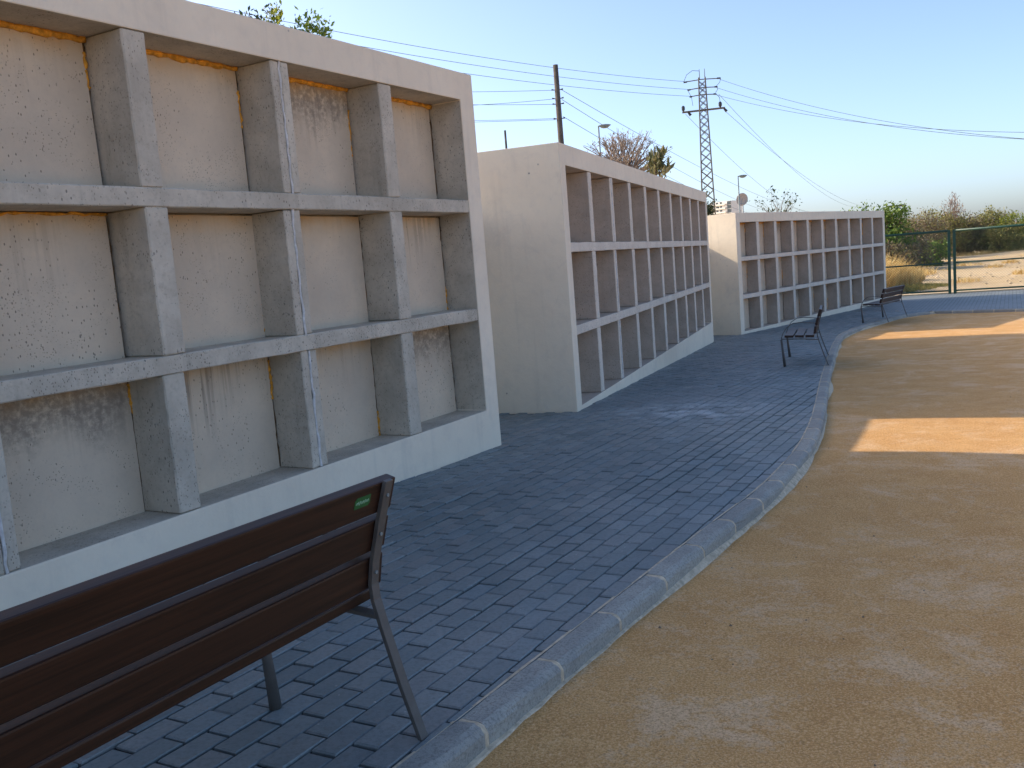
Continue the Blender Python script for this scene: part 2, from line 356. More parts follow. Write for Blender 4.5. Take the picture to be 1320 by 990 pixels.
# ------------------------------------------------------------------ niche blocks
LB, HB, DB = 10.749, 3.9, 2.3           # length, height built (foot is in the ground), depth
A_, T_, B_, S1, ST, S2, BOT, REC = .1963, .1434, .2159, 1.0052, .0995, 1.8783, 2.7287, .292
BLK = [((-.129-LB*math.cos(R(59.97)), 7.681-LB*math.sin(R(59.97))), 59.97, 2.876), ((.662, 9.458), 69.7, 2.517), ((5.373, 21.045), 50.51, 2.102)]
FOOT = []
def rough_box(lx, ly, lz, seg, jit, bev=.006):
    """box centred on x,z and starting at y=0, long axis cut into segments, edges worn"""
    bm = bmesh.new(); bmesh.ops.create_cube(bm, size=1)
    for v in bm.verts: v.co = Vector((v.co.x*lx, (v.co.y+.5)*ly, v.co.z*lz))
    bmesh.ops.bevel(bm, geom=list(bm.edges), offset=bev, segments=1, affect='EDGES')
    ax_ = 0 if lx > lz else 2; ln = max(lx, lz)
    for k in range(1, seg):
        co = Vector((0, 0, 0)); co[ax_] = -ln/2+ln*k/seg; no = Vector((0, 0, 0)); no[ax_] = 1
        bmesh.ops.bisect_plane(bm, geom=list(bm.verts)+list(bm.edges)+list(bm.faces), plane_co=co, plane_no=no)
    for v in bm.verts:
        if v.co.y < ly*.5: v.co += Vector((random.gauss(0, jit), random.gauss(0, jit*.6), random.gauss(0, jit)))
    me = bpy.data.meshes.new('rough'); bm.to_mesh(me); bm.free(); return me
def foam_strip(p0, p1, r0, r1, seg):
    pts = []; rad = []
    for k in range(seg+1):
        t = k/seg; p = Vector(p0).lerp(Vector(p1), t)+Vector((random.gauss(0, .003), random.gauss(0, .002), random.gauss(0, .003))); pts.append(p); rad.append(random.uniform(r0, r1))
    return pts, rad
def niche_block(idx, xy, yaw, ztop, label):
    g = min(gz(*xy), gz(xy[0]+LB*math.cos(R(yaw)), xy[1]+LB*math.sin(R(yaw))))
    root = empty('niche_block', (xy[0], xy[1], g), R(yaw), label, 'niche wall', 'concrete niche walls along the path')
    H = ztop-g; FOOT.append((Vector((xy[0], xy[1])), R(yaw)))
    x0, x1, zt, zb = A_, LB-A_, H-B_, H-BOT; b = -.5
    V = [(0,0,b),(LB,0,b),(LB,0,H),(0,0,H),(x0,0,zb),(x1,0,zb),(x1,0,zt),(x0,0,zt),(x0,REC+.05,zb),(x1,REC+.05,zb),(x1,REC+.05,zt),(x0,REC+.05,zt),(0,DB,b),(LB,DB,b),(LB,DB,H),(0,DB,H)]
    F = [(0,1,5,4),(1,2,6,5),(2,3,7,6),(3,0,4,7),(4,5,9,8),(5,6,10,9),(6,7,11,10),(7,4,8,11),(8,9,10,11),(1,0,12,13),(2,1,13,14),(3,2,14,15),(0,3,15,12),(12,15,14,13)]
    me = mesh('wall', V, F); me.materials.append(MAT['plaster']); me.materials.append(MAT['concrete'] if idx == 0 else MAT['brown'])
    for i in (4, 5, 6, 7, 8): me.polygons[i].material_index = 1
    bm = bmesh.new(); bm.from_mesh(me); bmesh.ops.recalc_face_normals(bm, faces=bm.faces)
    ed = [e for e in bm.edges if len(e.link_faces) == 2 and e.calc_face_angle(0) > .5]
    bmesh.ops.bevel(bm, geom=ed, offset=.007, segments=2, affect='EDGES', profile=.6)
    bm.to_mesh(me); bm.free()
    link('wall', me, None, root)
    def inner(me):
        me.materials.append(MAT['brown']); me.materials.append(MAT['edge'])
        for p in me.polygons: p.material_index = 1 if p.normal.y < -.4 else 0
        return me
    CM = MAT['concrete']
    fin = (lambda me: me) if idx == 0 else inner
    zs = [(zt, H-S1), (H-S1-ST, H-S2), (H-S2-ST, zb)]
    for zc in (H-S1-ST/2, H-S2-ST/2):
        link('shelf', fin(rough_box(x1-x0-.004, REC+.03, ST, 60, .0014, .006)), CM, root, ((x0+x1)/2, .004, zc))
    nv = range(10)
    for row, (za, zb_) in enumerate(zs):
        hz = za-zb_
        for k in range(1, 10):
            xc = A_+k*1.05-T_/2
            xc += random.gauss(0, .010) if row else 0
            double = (idx == 0 and k in (8, 6, 4, 2)) or (idx == 1 and k == 2)
            if double:
                for sgn in (-1, 1):
                    w_ = T_/2-.006
                    link('divider', fin(rough_box(w_, REC+.03, hz-.003, 14, .0013, .006)), CM, root, (xc+sgn*(w_/2+.006), .008+random.uniform(0, .012), (za+zb_)/2))
                pts, rad = foam_strip((xc, .016, zb_), (xc, .016, za), .006, .010, 16)
                MB().tube(pts, rad, 6).build('grout_line', MAT['grout'], root)
            else:
                link('divider', fin(rough_box(T_, REC+.03, hz-.003, 14, .0013, .007)), CM, root, (xc, .006+random.uniform(0, .006), (za+zb_)/2))
        for c in nv:
            xa = A_+c*1.05; xb = xa+1.05-T_; wd = xb-xa-.022; hp = hz-.012
            pm = MB().box((-wd/2, 0, -hp/2), (wd/2, .025, hp/2)); o = pm.build('back_panel', MAT['panel'], root, False, (xa+.004+wd/2, REC, zb_+hp/2), (random.gauss(0, .006), random.gauss(0, .003), random.gauss(0, .008)))
            if idx == 0 and c >= 5 or idx == 2:
                if row == 0 or random.random() < .45:
                    pts, rad = foam_strip((xa+.01, REC-.003, za-.012), (xb-.01, REC-.003, za-.012), .012 if row == 0 else .004, .024 if row == 0 else .011, 26)
                    MB().tube(pts, rad, 6).build('foam_seal', MAT['foam'], root, True)
                pts, rad = foam_strip((xb-.013, REC+.006, za-.01), (xb-.013, REC+.006, zb_+.01), .004, .009, 18)
                MB().tube(pts, rad, 6).build('dark_seal', MAT['seal'], root, True)
                if random.random() < (.8 if row == 0 else .5):
                    t0 = random.uniform(0, .2) if row == 0 else random.uniform(0, .75); t1 = min(1, t0+random.uniform(.12, .5))
                    pts, rad = foam_strip((xb-.016, REC, za-hz*t0-.01), (xb-.016, REC, za-hz*t1), .003, .013, 14)
                    MB().tube(pts, rad, 6).build('foam_seal', MAT['foam'], root, True)
    return root
niche_block(0, *BLK[0], 'pale niche wall beside the bench with the green plate, orange foam around its beige panels')
niche_block(1, *BLK[1], 'middle niche wall with a plain grey end wall and deep plinth growing down the slope')
niche_block(2, *BLK[2], 'farthest niche wall, its end wall half sunlit, ending beside the green gate')
# low walls closing the gaps between the blocks
def bpt(i, x, y):
    (bx, by), yw, _ = BLK[i]; c, s = math.cos(R(yw)), math.sin(R(yw)); return Vector((bx+x*c-y*s, by+x*s+y*c, 0))
def gap_wall(a, b, ztop, label):
    d = (b-a).normalized(); n = Vector((-d.y, d.x, 0)); a = a-d*.15; b = b+d*.15; g = min(gz(a.x, a.y), gz(b.x, b.y)); L = (b-a).length
    root = MB().box((0, 0, -.4), (L, .18, ztop-g)).build('low_wall', MAT['plaster'], None, False, (a.x, a.y, g), (0, 0, math.atan2(d.y, d.x)), .01)
    tag(root, label, 'wall')
gap_wall(bpt(0, LB, 1.05), bpt(1, 0, 1.05), 1.86, 'low plaster wall closing the gap between the first and middle niche walls')
gap_wall(bpt(1, LB, 1.05), bpt(2, 0, 1.05), 1.55, 'low plaster wall closing the gap between the middle and farthest niche walls')

# ------------------------------------------------------------------ pavers
PA = R(61); pu = np.array((math.cos(PA), math.sin(PA))); pv = np.array((-math.sin(PA), math.cos(PA)))
KT = np.gradient(KER, axis=0); KT /= np.linalg.norm(KT, axis=1)[:, None]; KN = np.c_[-KT[:, 1], KT[:, 0]]   # towards the paving
def in_block(p, marg=.05):
    for (o, yw) in FOOT:
        d = p-np.array(o); x = d[0]*math.cos(yw)+d[1]*math.sin(yw); y = -d[0]*math.sin(yw)+d[1]*math.cos(yw)
        if -.02 < x < LB+.02 and marg < y < DB: return True
    return False
def clip(poly, p0, n):
    out = []
    for i in range(len(poly)):
        a, b = poly[i], poly[(i+1) % len(poly)]; da, db = (a-p0)@n, (b-p0)@n
        if da >= 0: out.append(a)
        if da*db < 0: out.append(a+(b-a)*da/(da-db))
    return out
def prism(poly, h=.014, ch=.0055):
    c = sum(poly)/len(poly); n = len(poly); vs = []; fs = []
    ins = [p+(c-p)*min(.3, ch*1.3/max(1e-3, np.linalg.norm(c-p))) for p in poly]
    for z, pp in ((-h, poly), (-ch*.7, poly), (0, ins)): vs += [(p[0], p[1], z) for p in pp]
    for r_ in (0, 1):
        for k in range(n): fs.append((r_*n+k, r_*n+(k+1) % n, (r_+1)*n+(k+1) % n, (r_+1)*n+k))
    fs.append(tuple(2*n+k for k in range(n))); return vs, fs
JT = .0095; full = [np.array(q) for q in ((-.1+JT/2, -.05+JT/2), (.1-JT/2, -.05+JT/2), (.1-JT/2, .05-JT/2), (-.1+JT/2, .05-JT/2))]
vs, fs = prism(full); paver_me = mesh('paver', vs, fs, MAT['paver'])
cand = []
tree_k = KER
for iv in range(-40, 160):
    for iu in range(-20, 175):
        wob = .006*math.sin(iv*.7+iu*.05)
        c = pu*(iu*.2+(iv % 2)*.1+.012*math.sin(iv*2.3))+pv*((iv-40)*.1+wob)
        if c[0]*E_[0]+c[1]*E_[1] > 28.5 or c[1] < .2: continue
        d2 = ((tree_k-c)**2).sum(1); j = int(np.argmin(d2)); dist = float((c-KER[j])@KN[j])
        if dist < -.1 or dist > 5.2 or j == len(KER)-1: continue
        if in_block(c): continue
        cand.append((c, j, dist))
def visible(c):
    v = Vector((c[0], c[1], gz(*c)))-camo.matrix_world.translation; d = v.dot(fwd)
    if d < .3: return None
    x = v.dot(right)/d*32.154/36; y = v.dot(up)/d*32.154/36
    return d if abs(x) < .51 and abs(y) < .385 else None
near = []; rest = []
for t in cand:
    d = visible(t[0]); cut = t[2] < .125
    (near if d else rest).append((d or 99, t, cut))
near.sort(key=lambda q: q[0])
rest += near[300:]; near = near[:300]
def paver_poly(t):
    c, j, dist = t
    poly = [c+pu*q[0]+pv*q[1] for q in full]
    if dist < .125: poly = clip(poly, KER[j]+KN[j]*.007, KN[j])
    return poly
def area(p): return abs(sum(p[i][0]*p[(i+1) % len(p)][1]-p[(i+1) % len(p)][0]*p[i][1] for i in range(len(p))))/2 if len(p) > 2 else 0
for d, t, cut in near:
    c = t[0]; z = gz(*c)+random.gauss(0, .0018)
    if cut:
        poly = paver_poly(t)
        if area(poly) < .0012: continue
        vs, fs = prism([p-c for p in poly]); mm = mesh('paver', vs, fs, MAT['paver']); o = link('paver', mm, None, path); rz = 0
    else: o = link('paver', paver_me, None, path); rz = PA+random.gauss(0, .006)
    nrm_ = gtilt(*c)+Vector((random.gauss(0, .006), random.gauss(0, .006), 0))
    q = Vector((0, 0, 1)).rotation_difference(nrm_); o.rotation_euler = (q.to_matrix() @ Matrix.Rotation(rz, 3, 'Z')).to_euler(); o.location = (c[0], c[1], z)
mb = MB()
for d, t, cut in rest:
    poly = paver_poly(t)
    if area(poly) < .0012: continue
    vs, fs = prism(poly); dz = random.gauss(0, .0018); tx, ty = random.gauss(0, .007), random.gauss(0, .007); c = t[0]
    mb.add([(v[0], v[1], gz(v[0], v[1])+v[2]+dz+tx*(v[0]-c[0])+ty*(v[1]-c[1])) for v in vs], fs)
o = mb.build('paving', MAT['paver'], path); o['kind'] = 'stuff'

# ------------------------------------------------------------------ kerb
prof = [(-.008, -.03), (-.008, -.004), (-.004, 0)]+[(.062+.036*math.sin(a), -.036+.036*math.cos(a)) for a in np.linspace(0, math.pi/2, 6)]+[(.100, -.22)]
def kerb_mesh(L, shr, nseg=3, jit=0.0):
    """profile x (towards the sand), z; runs along +y from 0 to L; shr shrinks it inwards"""
    P_ = [(x-(shr if x > .05 else -shr*.3), z-(shr if z > -.06 else 0)) for x, z in prof]; n = len(P_); vs = []; fs = []
    ys_ = np.linspace(0, L, nseg+1)
    for i, y in enumerate(ys_):
        inset = .004 if i in (0, nseg) else 0
        for x, z in P_: vs.append((x-inset*(x > .05)+random.gauss(0, jit), y, z-inset*(z > -.06)+random.gauss(0, jit)))
    for i in range(nseg):
        for k in range(n-1): fs.append((i*n+k, i*n+k+1, (i+1)*n+k+1, (i+1)*n+k))
    fs.append(tuple(range(n))); fs.append(tuple((nseg)*n+k for k in range(n))[::-1])
    me = mesh('kerb_stone', vs, fs, MAT['kerb'])
    bm = bmesh.new(); bm.from_mesh(me); bmesh.ops.recalc_face_normals(bm, faces=bm.faces); bm.to_mesh(me); bm.free(); return me
def kerb_run(line, shr, dz):
    """continuous core following a polyline"""
    P_ = [(x-(shr if x > .05 else -shr), z-(shr if z > -.06 else 0)+dz) for x, z in prof]; n = len(P_); vs = []; fs = []
    T = np.gradient(line, axis=0); T /= np.linalg.norm(T, axis=1)[:, None]
    for p, t in zip(line, T):
        r_ = np.array((t[1], -t[0]))
        wob = random.gauss(0, .0015)
        for x, z in P_: q = p+r_*(x+wob); vs.append((q[0], q[1], gz(*p)+z+wob*.5))
    for i in range(len(line)-1):
        for k in range(n-1): fs.append((i*n+k, i*n+k+1, (i+1)*n+k+1, (i+1)*n+k))
    return vs, fs
mb = MB()
for ln in (KER, FARL): mb.add(*kerb_run(ln[::2], .016, 0))
# mortar fillet along the paving edge and smeared against the sand
T = KT; 
for a, b, zz_ in ((-.013, -.004, .0012),):
    vs = []; fs = []
    for p, t in zip(KER[::2], T[::2]):
        r_ = np.array((t[1], -t[0])); 
        for x in (a-abs(random.gauss(0, .002)), b): q = p+r_*x; vs.append((q[0], q[1], gz(*p)+zz_))
    fs = [(2*i, 2*i+1, 2*i+3, 2*i+2) for i in range(len(vs)//2-1)]; mb.add(vs, fs)
vs = []
for i, (p, t) in enumerate(zip(KER[::2], T[::2])):
    r_ = np.array((t[1], -t[0])); w_ = .106+max(0, .03*math.sin(i*.19)*math.sin(i*.077+1))+random.gauss(0, .0025); hgt = .070-max(0, .035*math.sin(i*.19)*math.sin(i*.077+1))
    for x, z in ((.094, -hgt), (w_, -.074), (w_+.012, -.09)): q = p+r_*x; vs.append((q[0], q[1], gz(*p)+z))
mb.add(vs, [(3*i+k, 3*i+k+1, 3*i+k+4, 3*i+k+3) for i in range(len(vs)//3-1) for k in (0, 1)])
kerb = mb.build('kerb', MAT['mortar']); tag(kerb, kind='structure')
stones = [kerb_mesh(.478, 0, 5, .0016) for _ in range(5)]
joint_me = kerb_mesh(.04, .0022, 2, .0008); joint_me.name = 'mortar_joint'; joint_me.transform(Matrix.Translation((0, -.031, 0))); joint_me.materials.clear(); joint_me.materials.append(MAT['mortar'])
def lay(line):
    L = np.r_[0, np.cumsum(np.linalg.norm(np.diff(line, axis=0), axis=1))]
    for k in range(int(L[-1]/.5)):
        a = np.array([np.interp(k*.5+.011, L, line[:, i]) for i in (0, 1)]); b = np.array([np.interp(k*.5+.489, L, line[:, i]) for i in (0, 1)])
        if a[1] < -1.5: continue
        d = b-a; o = link('kerb_stone', random.choice(stones), None, kerb, (a[0], a[1], gz(*a)+random.gauss(0, .001)))
        pit = math.atan2(gz(*b)-gz(*a), np.linalg.norm(d)); rz = math.atan2(d[1], d[0])-math.pi/2
        o.rotation_euler = (Matrix.Rotation(rz, 3, 'Z') @ Matrix.Rotation(pit, 3, 'X')).to_euler()
        j = link('mortar_joint', joint_me, None, kerb, (a[0], a[1], gz(*a))); j.rotation_euler = o.rotation_euler
lay(KER); lay(FARL)

vs = []; fs = []
for _ in range(700):
    t = random.random()**1.6; y = 1.6+t*20; x = random.uniform(-.2+y*.2, 1.0+y*.9)
    dk = ((KER-np.array((x, y)))**2).sum(1); j = int(np.argmin(dk))
    if float((np.array((x, y))-KER[j])@KN[j]) > -.13: continue
    r_ = random.choice((.0015, .002, .002, .003, .003, .004, .006)); n0 = len(vs); zc = gz(x, y)-.074
    for a_ in range(5):
        w = a_*1.2566+random.uniform(-.3, .3); vs.append((x+r_*math.cos(w)*random.uniform(.7, 1.4), y+r_*math.sin(w)*random.uniform(.7, 1.4), zc-r_*.3))
    vs.append((x, y, zc+r_*.8)); fs += [(n0+a_, n0+(a_+1) % 5, n0+5) for a_ in range(5)]
tag(link('pebbles', mesh('pebbles', vs, fs, MAT['pebble'])), 'small dark pebbles lying on the sand', 'pebbles', kind='stuff')

# ------------------------------------------------------------------ benches
def make_bench(loc, yaw, label, plate=False):
    """local x along the bench, y forwards (towards the niches), origin midway between the rear feet"""
    root = empty('park_bench', loc, yaw, label, 'bench', 'slatted benches along the kerb')
    LN, FS = 1.82, 1.71
    rear = [(0, 0), (.06, .17), (.112, .34), (.134, .42), (.138, .47), (.126, .54), (.093, .66), (.052, .79)]       # y, z of the bent rear bar
    def back(z): 
        for (y0, z0), (y1, z1) in zip(rear, rear[1:]):
            if z0 <= z <= z1: return y0+(y1-y0)*(z-z0)/(z1-z0), math.atan2(y1-y0, z1-z0)
        return rear[-1][0], -.26
    def slat(name, y, z, tilt, w, t):
        b_ = MB().box((-LN/2, -t/2, -w/2), (LN/2, t/2, w/2)); return b_.build(name, MAT['wood'], root, False, (0, y, z), (-tilt, 0, 0), .006)
    for i, zc in enumerate((.505, .625, .745)):
        y, a = back(zc); s_ = slat('back_slat', y+.028, zc, a, .100, .036)
        if plate and i == 2:
            px_ = LN/2-.155
            outer = [(-.040, -.021), (.034, -.021), (.042, -.012), (.042, .021), (-.030, .021), (-.040, .012)]
            def flat(o_, k, y_): 
                n_ = len(o_); v_ = [(x*k, y_, z*k) for x, z in o_]+[(x*k, y_+.0015, z*k) for x, z in o_]
                return v_, [tuple(range(n_)), tuple(range(n_, 2*n_))[::-1]]+[(j, (j+1) % n_, n_+(j+1) % n_, n_+j) for j in range(n_)]
            pl = MB(); pl.add(*flat(outer, 1, -.0200)); p_ = pl.build('name_plate', MAT['plate_pale'], root, False, (px_, y+.028, zc+.008), (-a, 0, 0)); p_['label'] = 'small green plate with pale border and pale lettering'
            fld = MB(); fld.add(*flat([(x*.88, z*.80) for x, z in outer], 1, -.0212)); fld.build('plate_field', MAT['plate_dark'], p_)
            tx = MB(); rr = random.Random(3)
            for q in range(8):
                x = -.027+q*.0076; h = .0042+.001*(q % 3)
                tx.bar([(x-.0012, -.0217, -h), (x+.0012, -.0217, h)], .0022, .0006, (1, 0, 0)); tx.bar([(x+.0012, -.0217, h*(1 if q % 2 else -.2)), (x+.0052, -.0217, h*(-.7 if q % 2 else .5))], .0018, .0006, (0, 0, 1))
            tx.build('lettering', MAT['plate_pale'], p_)
    for i, yc in enumerate((.235, .375, .515)):
        slat('seat_slat', yc, .405+.03*(yc-.2)+.018, math.pi/2-.05, .118, .034)
    for sx in (-1, 1):
        x = sx*FS/2
        MB().bar([(x, y, z) for y, z in rear], .036, .014).build('rear_leg', MAT['steel'], root, bevel=.002)
        MB().tube([(x, .585, 0), (x, .605, .2), (x, .622, .39)], [.021, .017, .014], 12).build('front_leg', MAT['steel'], root, True)
        MB().bar([(x, .622, .398), (x, .35, .388), (x, .125, .37)], .036, .012).build('seat_rail', MAT['steel'], root)
        MB().bar([(x, .622, .395), (x, .60, .47), (x, .54, .56), (x, .46, .612), (x, .36, .622), (x, .155, .60)], .034, .010).build('armrest', MAT['steel'], root)
        for zc in (.505, .625, .745):
            y, a = back(zc); MB().tube([(x, y-.011, zc), (x, y-.005, zc)], .006, 8).build('bolt', MAT['lampgrey'], root)
    return root
def bench_at(rear_far, yaw, label, plate=False):
    """rear_far: rear foot of the end away from the first wall's start"""
    u = Vector((math.cos(yaw), math.sin(yaw))); c = Vector(rear_far)-u*1.71/2
    zc = gz(c.x, c.y); b = make_bench((c.x, c.y, zc), yaw, label, plate)
    za, zb = gz(rear_far[0], rear_far[1]), gz(c.x-u.x*.855, c.y-u.y*.855)
    b.rotation_euler = (0, -math.atan2(za-zb, 1.71), yaw); b.location.z = (za+zb)/2-.002; return b
bench_at((-.35, 2.59), R(61.5), 'dark brown slatted bench with a small green plate on its top slat', True)
bench_at((5.02, 14.33), R(70.5), 'slatted bench standing before the middle niche wall, seen end-on')
bench_at((10.02, 22.86), R(52.5), 'slatted bench before the farthest niche wall, its brown back slats showing')

# ------------------------------------------------------------------ gate
def gate_leaf(a, b, label):
    a = np.array(a); b = np.array(b); d = b-a; L = np.linalg.norm(d); z = gz(*a)
    root = empty('gate_leaf', (a[0], a[1], z), math.atan2(d[1], d[0]), label, 'gate', 'chain-link gate leaves'); Hh = 2.13; slope = (gz(*b)-z)/L
    for x in (.03, L-.03): MB().box((x-.045, -.04, .0), (x+.045, .04, Hh)).build('stile', MAT['green'], root, bevel=.004)
    for nm, zc in (('top_rail', Hh-.03), ('middle_rail', 1.03), ('bottom_rail', .1)):
        MB().tube([(.05, 0, zc), (L-.05, 0, zc)], {'top_rail': .042, 'middle_rail': .026, 'bottom_rail': .03}[nm], 10).build(nm, MAT['green'], root, True)
    mb = MB(); p = .085; y0, y1 = .1, Hh-.03
    hh = y1-y0
    for sgn in (-1, 1):
        k = -int(hh/p)-1
        while k*p < L+hh:
            xs_ = k*p
            # line x = xs_ + sgn*t (t from 0..hh), clipped to 0.06..L-.06
            t0, t1 = 0, hh
            if sgn > 0: t0 = max(t0, .06-xs_); t1 = min(t1, L-.06-xs_)
            else: t0 = max(t0, xs_-(L-.06)); t1 = min(t1, xs_-.06)
            if t1 > t0+.02: mb.tube([(xs_+sgn*t0, .004*sgn, y0+t0), (xs_+sgn*t1, .004*sgn, y0+t1)], .003, 3, False)
            k += 1
    mb.build('wire_mesh', MAT['green'], root); return root
mid = np.array((15.08, 30.88)); 
gate_leaf(mid-GD*4.6, mid-GD*.05, 'green chain-link gate leaf beside the farthest niche wall')
gate_leaf(mid+GD*.05, mid+GD*5.2, 'green chain-link gate leaf, the one standing away from the niche walls')
th = MB().box((0, -.12, -.2), (20, .12, .035)).build('gate_sill', MAT['mortar'], None, False, (g_start[0], g_start[1], gz(*mid)), (0, 0, math.atan2(GD[1], GD[0])), .01); tag(th, 'pale concrete sill on the ground under the green gate', 'sill')

# ------------------------------------------------------------------ vegetation
def leaves(pts, size, asp=.45, up_bias=0.0, jitter=.35):
    """quads with random orientation at pts"""
    n = len(pts); a = rng.normal(size=(n, 3)); a[:, 2] = a[:, 2]+up_bias*3; a /= np.linalg.norm(a, axis=1)[:, None]
    b = np.cross(a, rng.normal(size=(n, 3))); b /= np.linalg.norm(b, axis=1)[:, None]
    s = size*(1+jitter*rng.normal(size=(n, 1))).clip(.4, 2); L = a*s; Wd = b*s*asp
    v = np.stack([pts-Wd*.15, pts+L*.5-Wd*.5, pts+L, pts+L*.5+Wd*.5], 1).reshape(-1, 3)
    f = np.arange(4*n).reshape(-1, 4); return v, f
def tree(name, label, base, centre, radii, leafmat, nclump, nleaf, lsize, spread=.16, trunk_r=.12, barkmat='bark', cat='tree', group=None, up_bias=0, asp=.45, limb=True, seed=1, low=-.6, twig=0):
    global rng
    rng = np.random.default_rng(seed); random.seed(seed)
    bx, by = base; bz = tz(bx, by)-.05; root = empty(name, (bx, by, bz), 0, label, cat, group)
    C = np.array(centre)-np.array((bx, by, bz)); Rr = np.array(radii); cl = []
    while len(cl) < nclump:
        p = rng.uniform(-1, 1, 3); r = np.linalg.norm(p)
        if r > 1 or r < .25 or p[2] < low: continue
        if math.sin(p[0]*5+seed)*math.sin(p[1]*4.2+seed*2)*math.sin(p[2]*5.1) > .32: continue
        cl.append(p*(.82+.3*rng.random()))
    cl = np.array(cl)*Rr+C
    tm = MB(); fork = Vector(C-np.array((0, 0, Rr[2]*.75))); fork.z = max(fork.z, .25)
    tm.tube([(0, 0, 0), (fork.x*.3+.05, fork.y*.3, fork.z*.5), tuple(fork)], [trunk_r*1.25, trunk_r, trunk_r*.8], 8)
    for p in cl[:: max(1, len(cl)//90)] if limb else []:
        p = Vector(p); mid_ = fork.lerp(p, .5)+Vector((random.gauss(0, .08), random.gauss(0, .08), .06))*Rr[0]
        tm.tube([tuple(fork), tuple(mid_), tuple(p)], [trunk_r*.5, trunk_r*.22, trunk_r*.07], 5, False)
        for _ in range(twig):
            e = p+Vector((random.gauss(0, .1)*Rr[0], random.gauss(0, .1)*Rr[1], min(.22, abs(random.gauss(.06, .09)))*Rr[2])); tm.tube([tuple(mid_.lerp(p, random.uniform(.3, 1))), tuple(e)], [trunk_r*.10, trunk_r*.05], 4, False)
    tm.build('trunk', MAT[barkmat], root, True)
    idx = rng.integers(0, len(cl), nleaf); pts = cl[idx]+rng.normal(size=(nleaf, 3))*Rr*spread
    v, f = leaves(pts, lsize, asp, up_bias); me = bpy.data.meshes.new('crown'); me.from_pydata(v.tolist(), [], f.tolist()); me.update(); link('crown', me, MAT[leafmat], root)
    return root
# tops showing over the first niche wall
tree('shrub_tree', 'dark sprigs of a tree showing over the first niche wall', (-3.6, 15.3), (-3.62, 15.2, 5.3), (.40, .5, .42), 'leaf_dark', 16, 420, .08, .2, .05, seed=3)
tree('shrub_tree', 'yellow green tree top showing over the first niche wall', (-3.2, 15.0), (-3.24, 15.0, 5.12), (.22, .35, .47), 'leaf_yellow', 16, 1100, .07, .2, .05, seed=4, up_bias=.3)
tree('shrub_tree', 'fresh green tree top showing over the first niche wall', (-2.7, 15.0), (-2.68, 15.0, 4.82), (.31, .4, .62), 'leaf_green', 30, 2400, .07, .2, .06, seed=5)
# behind the middle wall
tree('bare_tree', 'half bare reddish tree rising behind the middle niche wall', (4.1, 30.4), (4.12, 30, 4.35), (1.38, 1.2, 1.0), 'leaf_red', 120, 1300, .075, .09, .11, 'redbark', seed=8, twig=6, low=-.7)
tree('leathery_shrub', 'leathery upright shrub beside the reddish tree behind the middle wall', (4.92, 28.2), (4.9, 28, 3.75), (.34, .36, .58), 'leaf_leather', 16, 230, .20, .16, .06, seed=9, up_bias=.8, asp=.38)
tree('dark_tree', 'dark leafy tree peeking past the far end of the middle niche wall', (9.5, 42), (9.3, 42, 3.1), (.46, .6, .8), 'leaf_dark', 30, 1600, .10, .18, .1, seed=10)
tree('sparse_tree', 'thin sparse tree with scattered dark leaves above the farthest niche wall', (13.6, 45), (13.6, 45, 3.1), (1.2, 1.1, 1.0), 'leaf_dark', 46, 230, .13, .10, .035, 'bark', seed=11)
# right-hand background
tree('green_tree', 'bright green tree behind the end of the farthest niche wall', (22.8, 55), (22.9, 55, 1.4), (1.5, 1.6, 1.9), 'leaf_green', 70, 6500, .17, .14, .15, seed=12, low=-.6)
tree('green_tree', 'low spreading green tree half hidden by the farthest niche wall', (21.2, 56), (21.3, 56, 1.5), (1.7, 1.5, 1.5), 'leaf_green', 50, 4000, .17, .15, .12, seed=13, low=-.95)
sc = [('leaf_brown', 27.6, 63, 2.2, 2.9, 'dark brown bush growing against the green tree beyond the gate'), ('leaf_brown', 24.6, 57, 1.7, 2.0, 'dark twiggy bush in front of the bright green tree'), ('leaf_brown', 22.6, 54, 1.7, 1.9, 'low brownish bush by the end of the farthest niche wall'), ('leaf_brown', 33.0, 74, 3.0, 3.6, 'greyish brown bush in the thicket beyond the gate'), ('leaf_scrub', 36.2, 78, 3.4, 3.9, 'olive bush in the thicket left of the dead branches'),
      ('leaf_brown', 39.2, 80, 2.4, 3.6, 'brown bush carrying the pinkish dead branches'), ('leaf_brown', 41.2, 81, 2.6, 2.9, 'low brown bush in the dip of the thicket'), ('leaf_scrub', 43.4, 82, 2.3, 3.6, 'rounded olive bush with a pointed top in the thicket'),
      ('leaf_scrub', 42.2, 77.5, 1.9, 2.3, 'low olive bush before the dip of the thicket'), ('leaf_yellow', 44.6, 79, 2.7, 2.9, 'yellowish green bush in the thicket behind the gate'), ('leaf_green', 48.2, 82, 2.3, 3.1, 'leafy green bush near the far end of the thicket'), ('leaf_scrub', 50.8, 81, 2.8, 2.5, 'low olive bush at the far end of the thicket'), ('leaf_brown', 54.5, 82, 3, 2.4, 'brown scrub past the end of the thicket')]
for i, (lm, x, y, w, h, lb) in enumerate(sc):
    b = tz(x, y); tree('bush', lb, (x, y), (x, y, b+h*.5), (w, 1.8, h*.56), lm, 110, 9500, .15, .12, .1, seed=20+i, low=-1, cat='bush', group='thicket beyond the gate')
tree('dead_bush', 'pinkish tuft of dead branches sticking up from the thicket', (38.6, 79), (38.7, 79, 2.6), (.9, .8, 1.5), 'leaf_dead', 40, 900, .22, .12, .08, 'redbark', 'bush', seed=40, up_bias=.7, asp=.12, twig=3)
tree('bush', 'small bright green bush on the bare field before the thicket', (28.4, 60), (28.3, 60, -.1), (.85, .8, .95), 'leaf_green', 40, 3600, .12, .15, .06, cat='bush', seed=41, low=-.9)
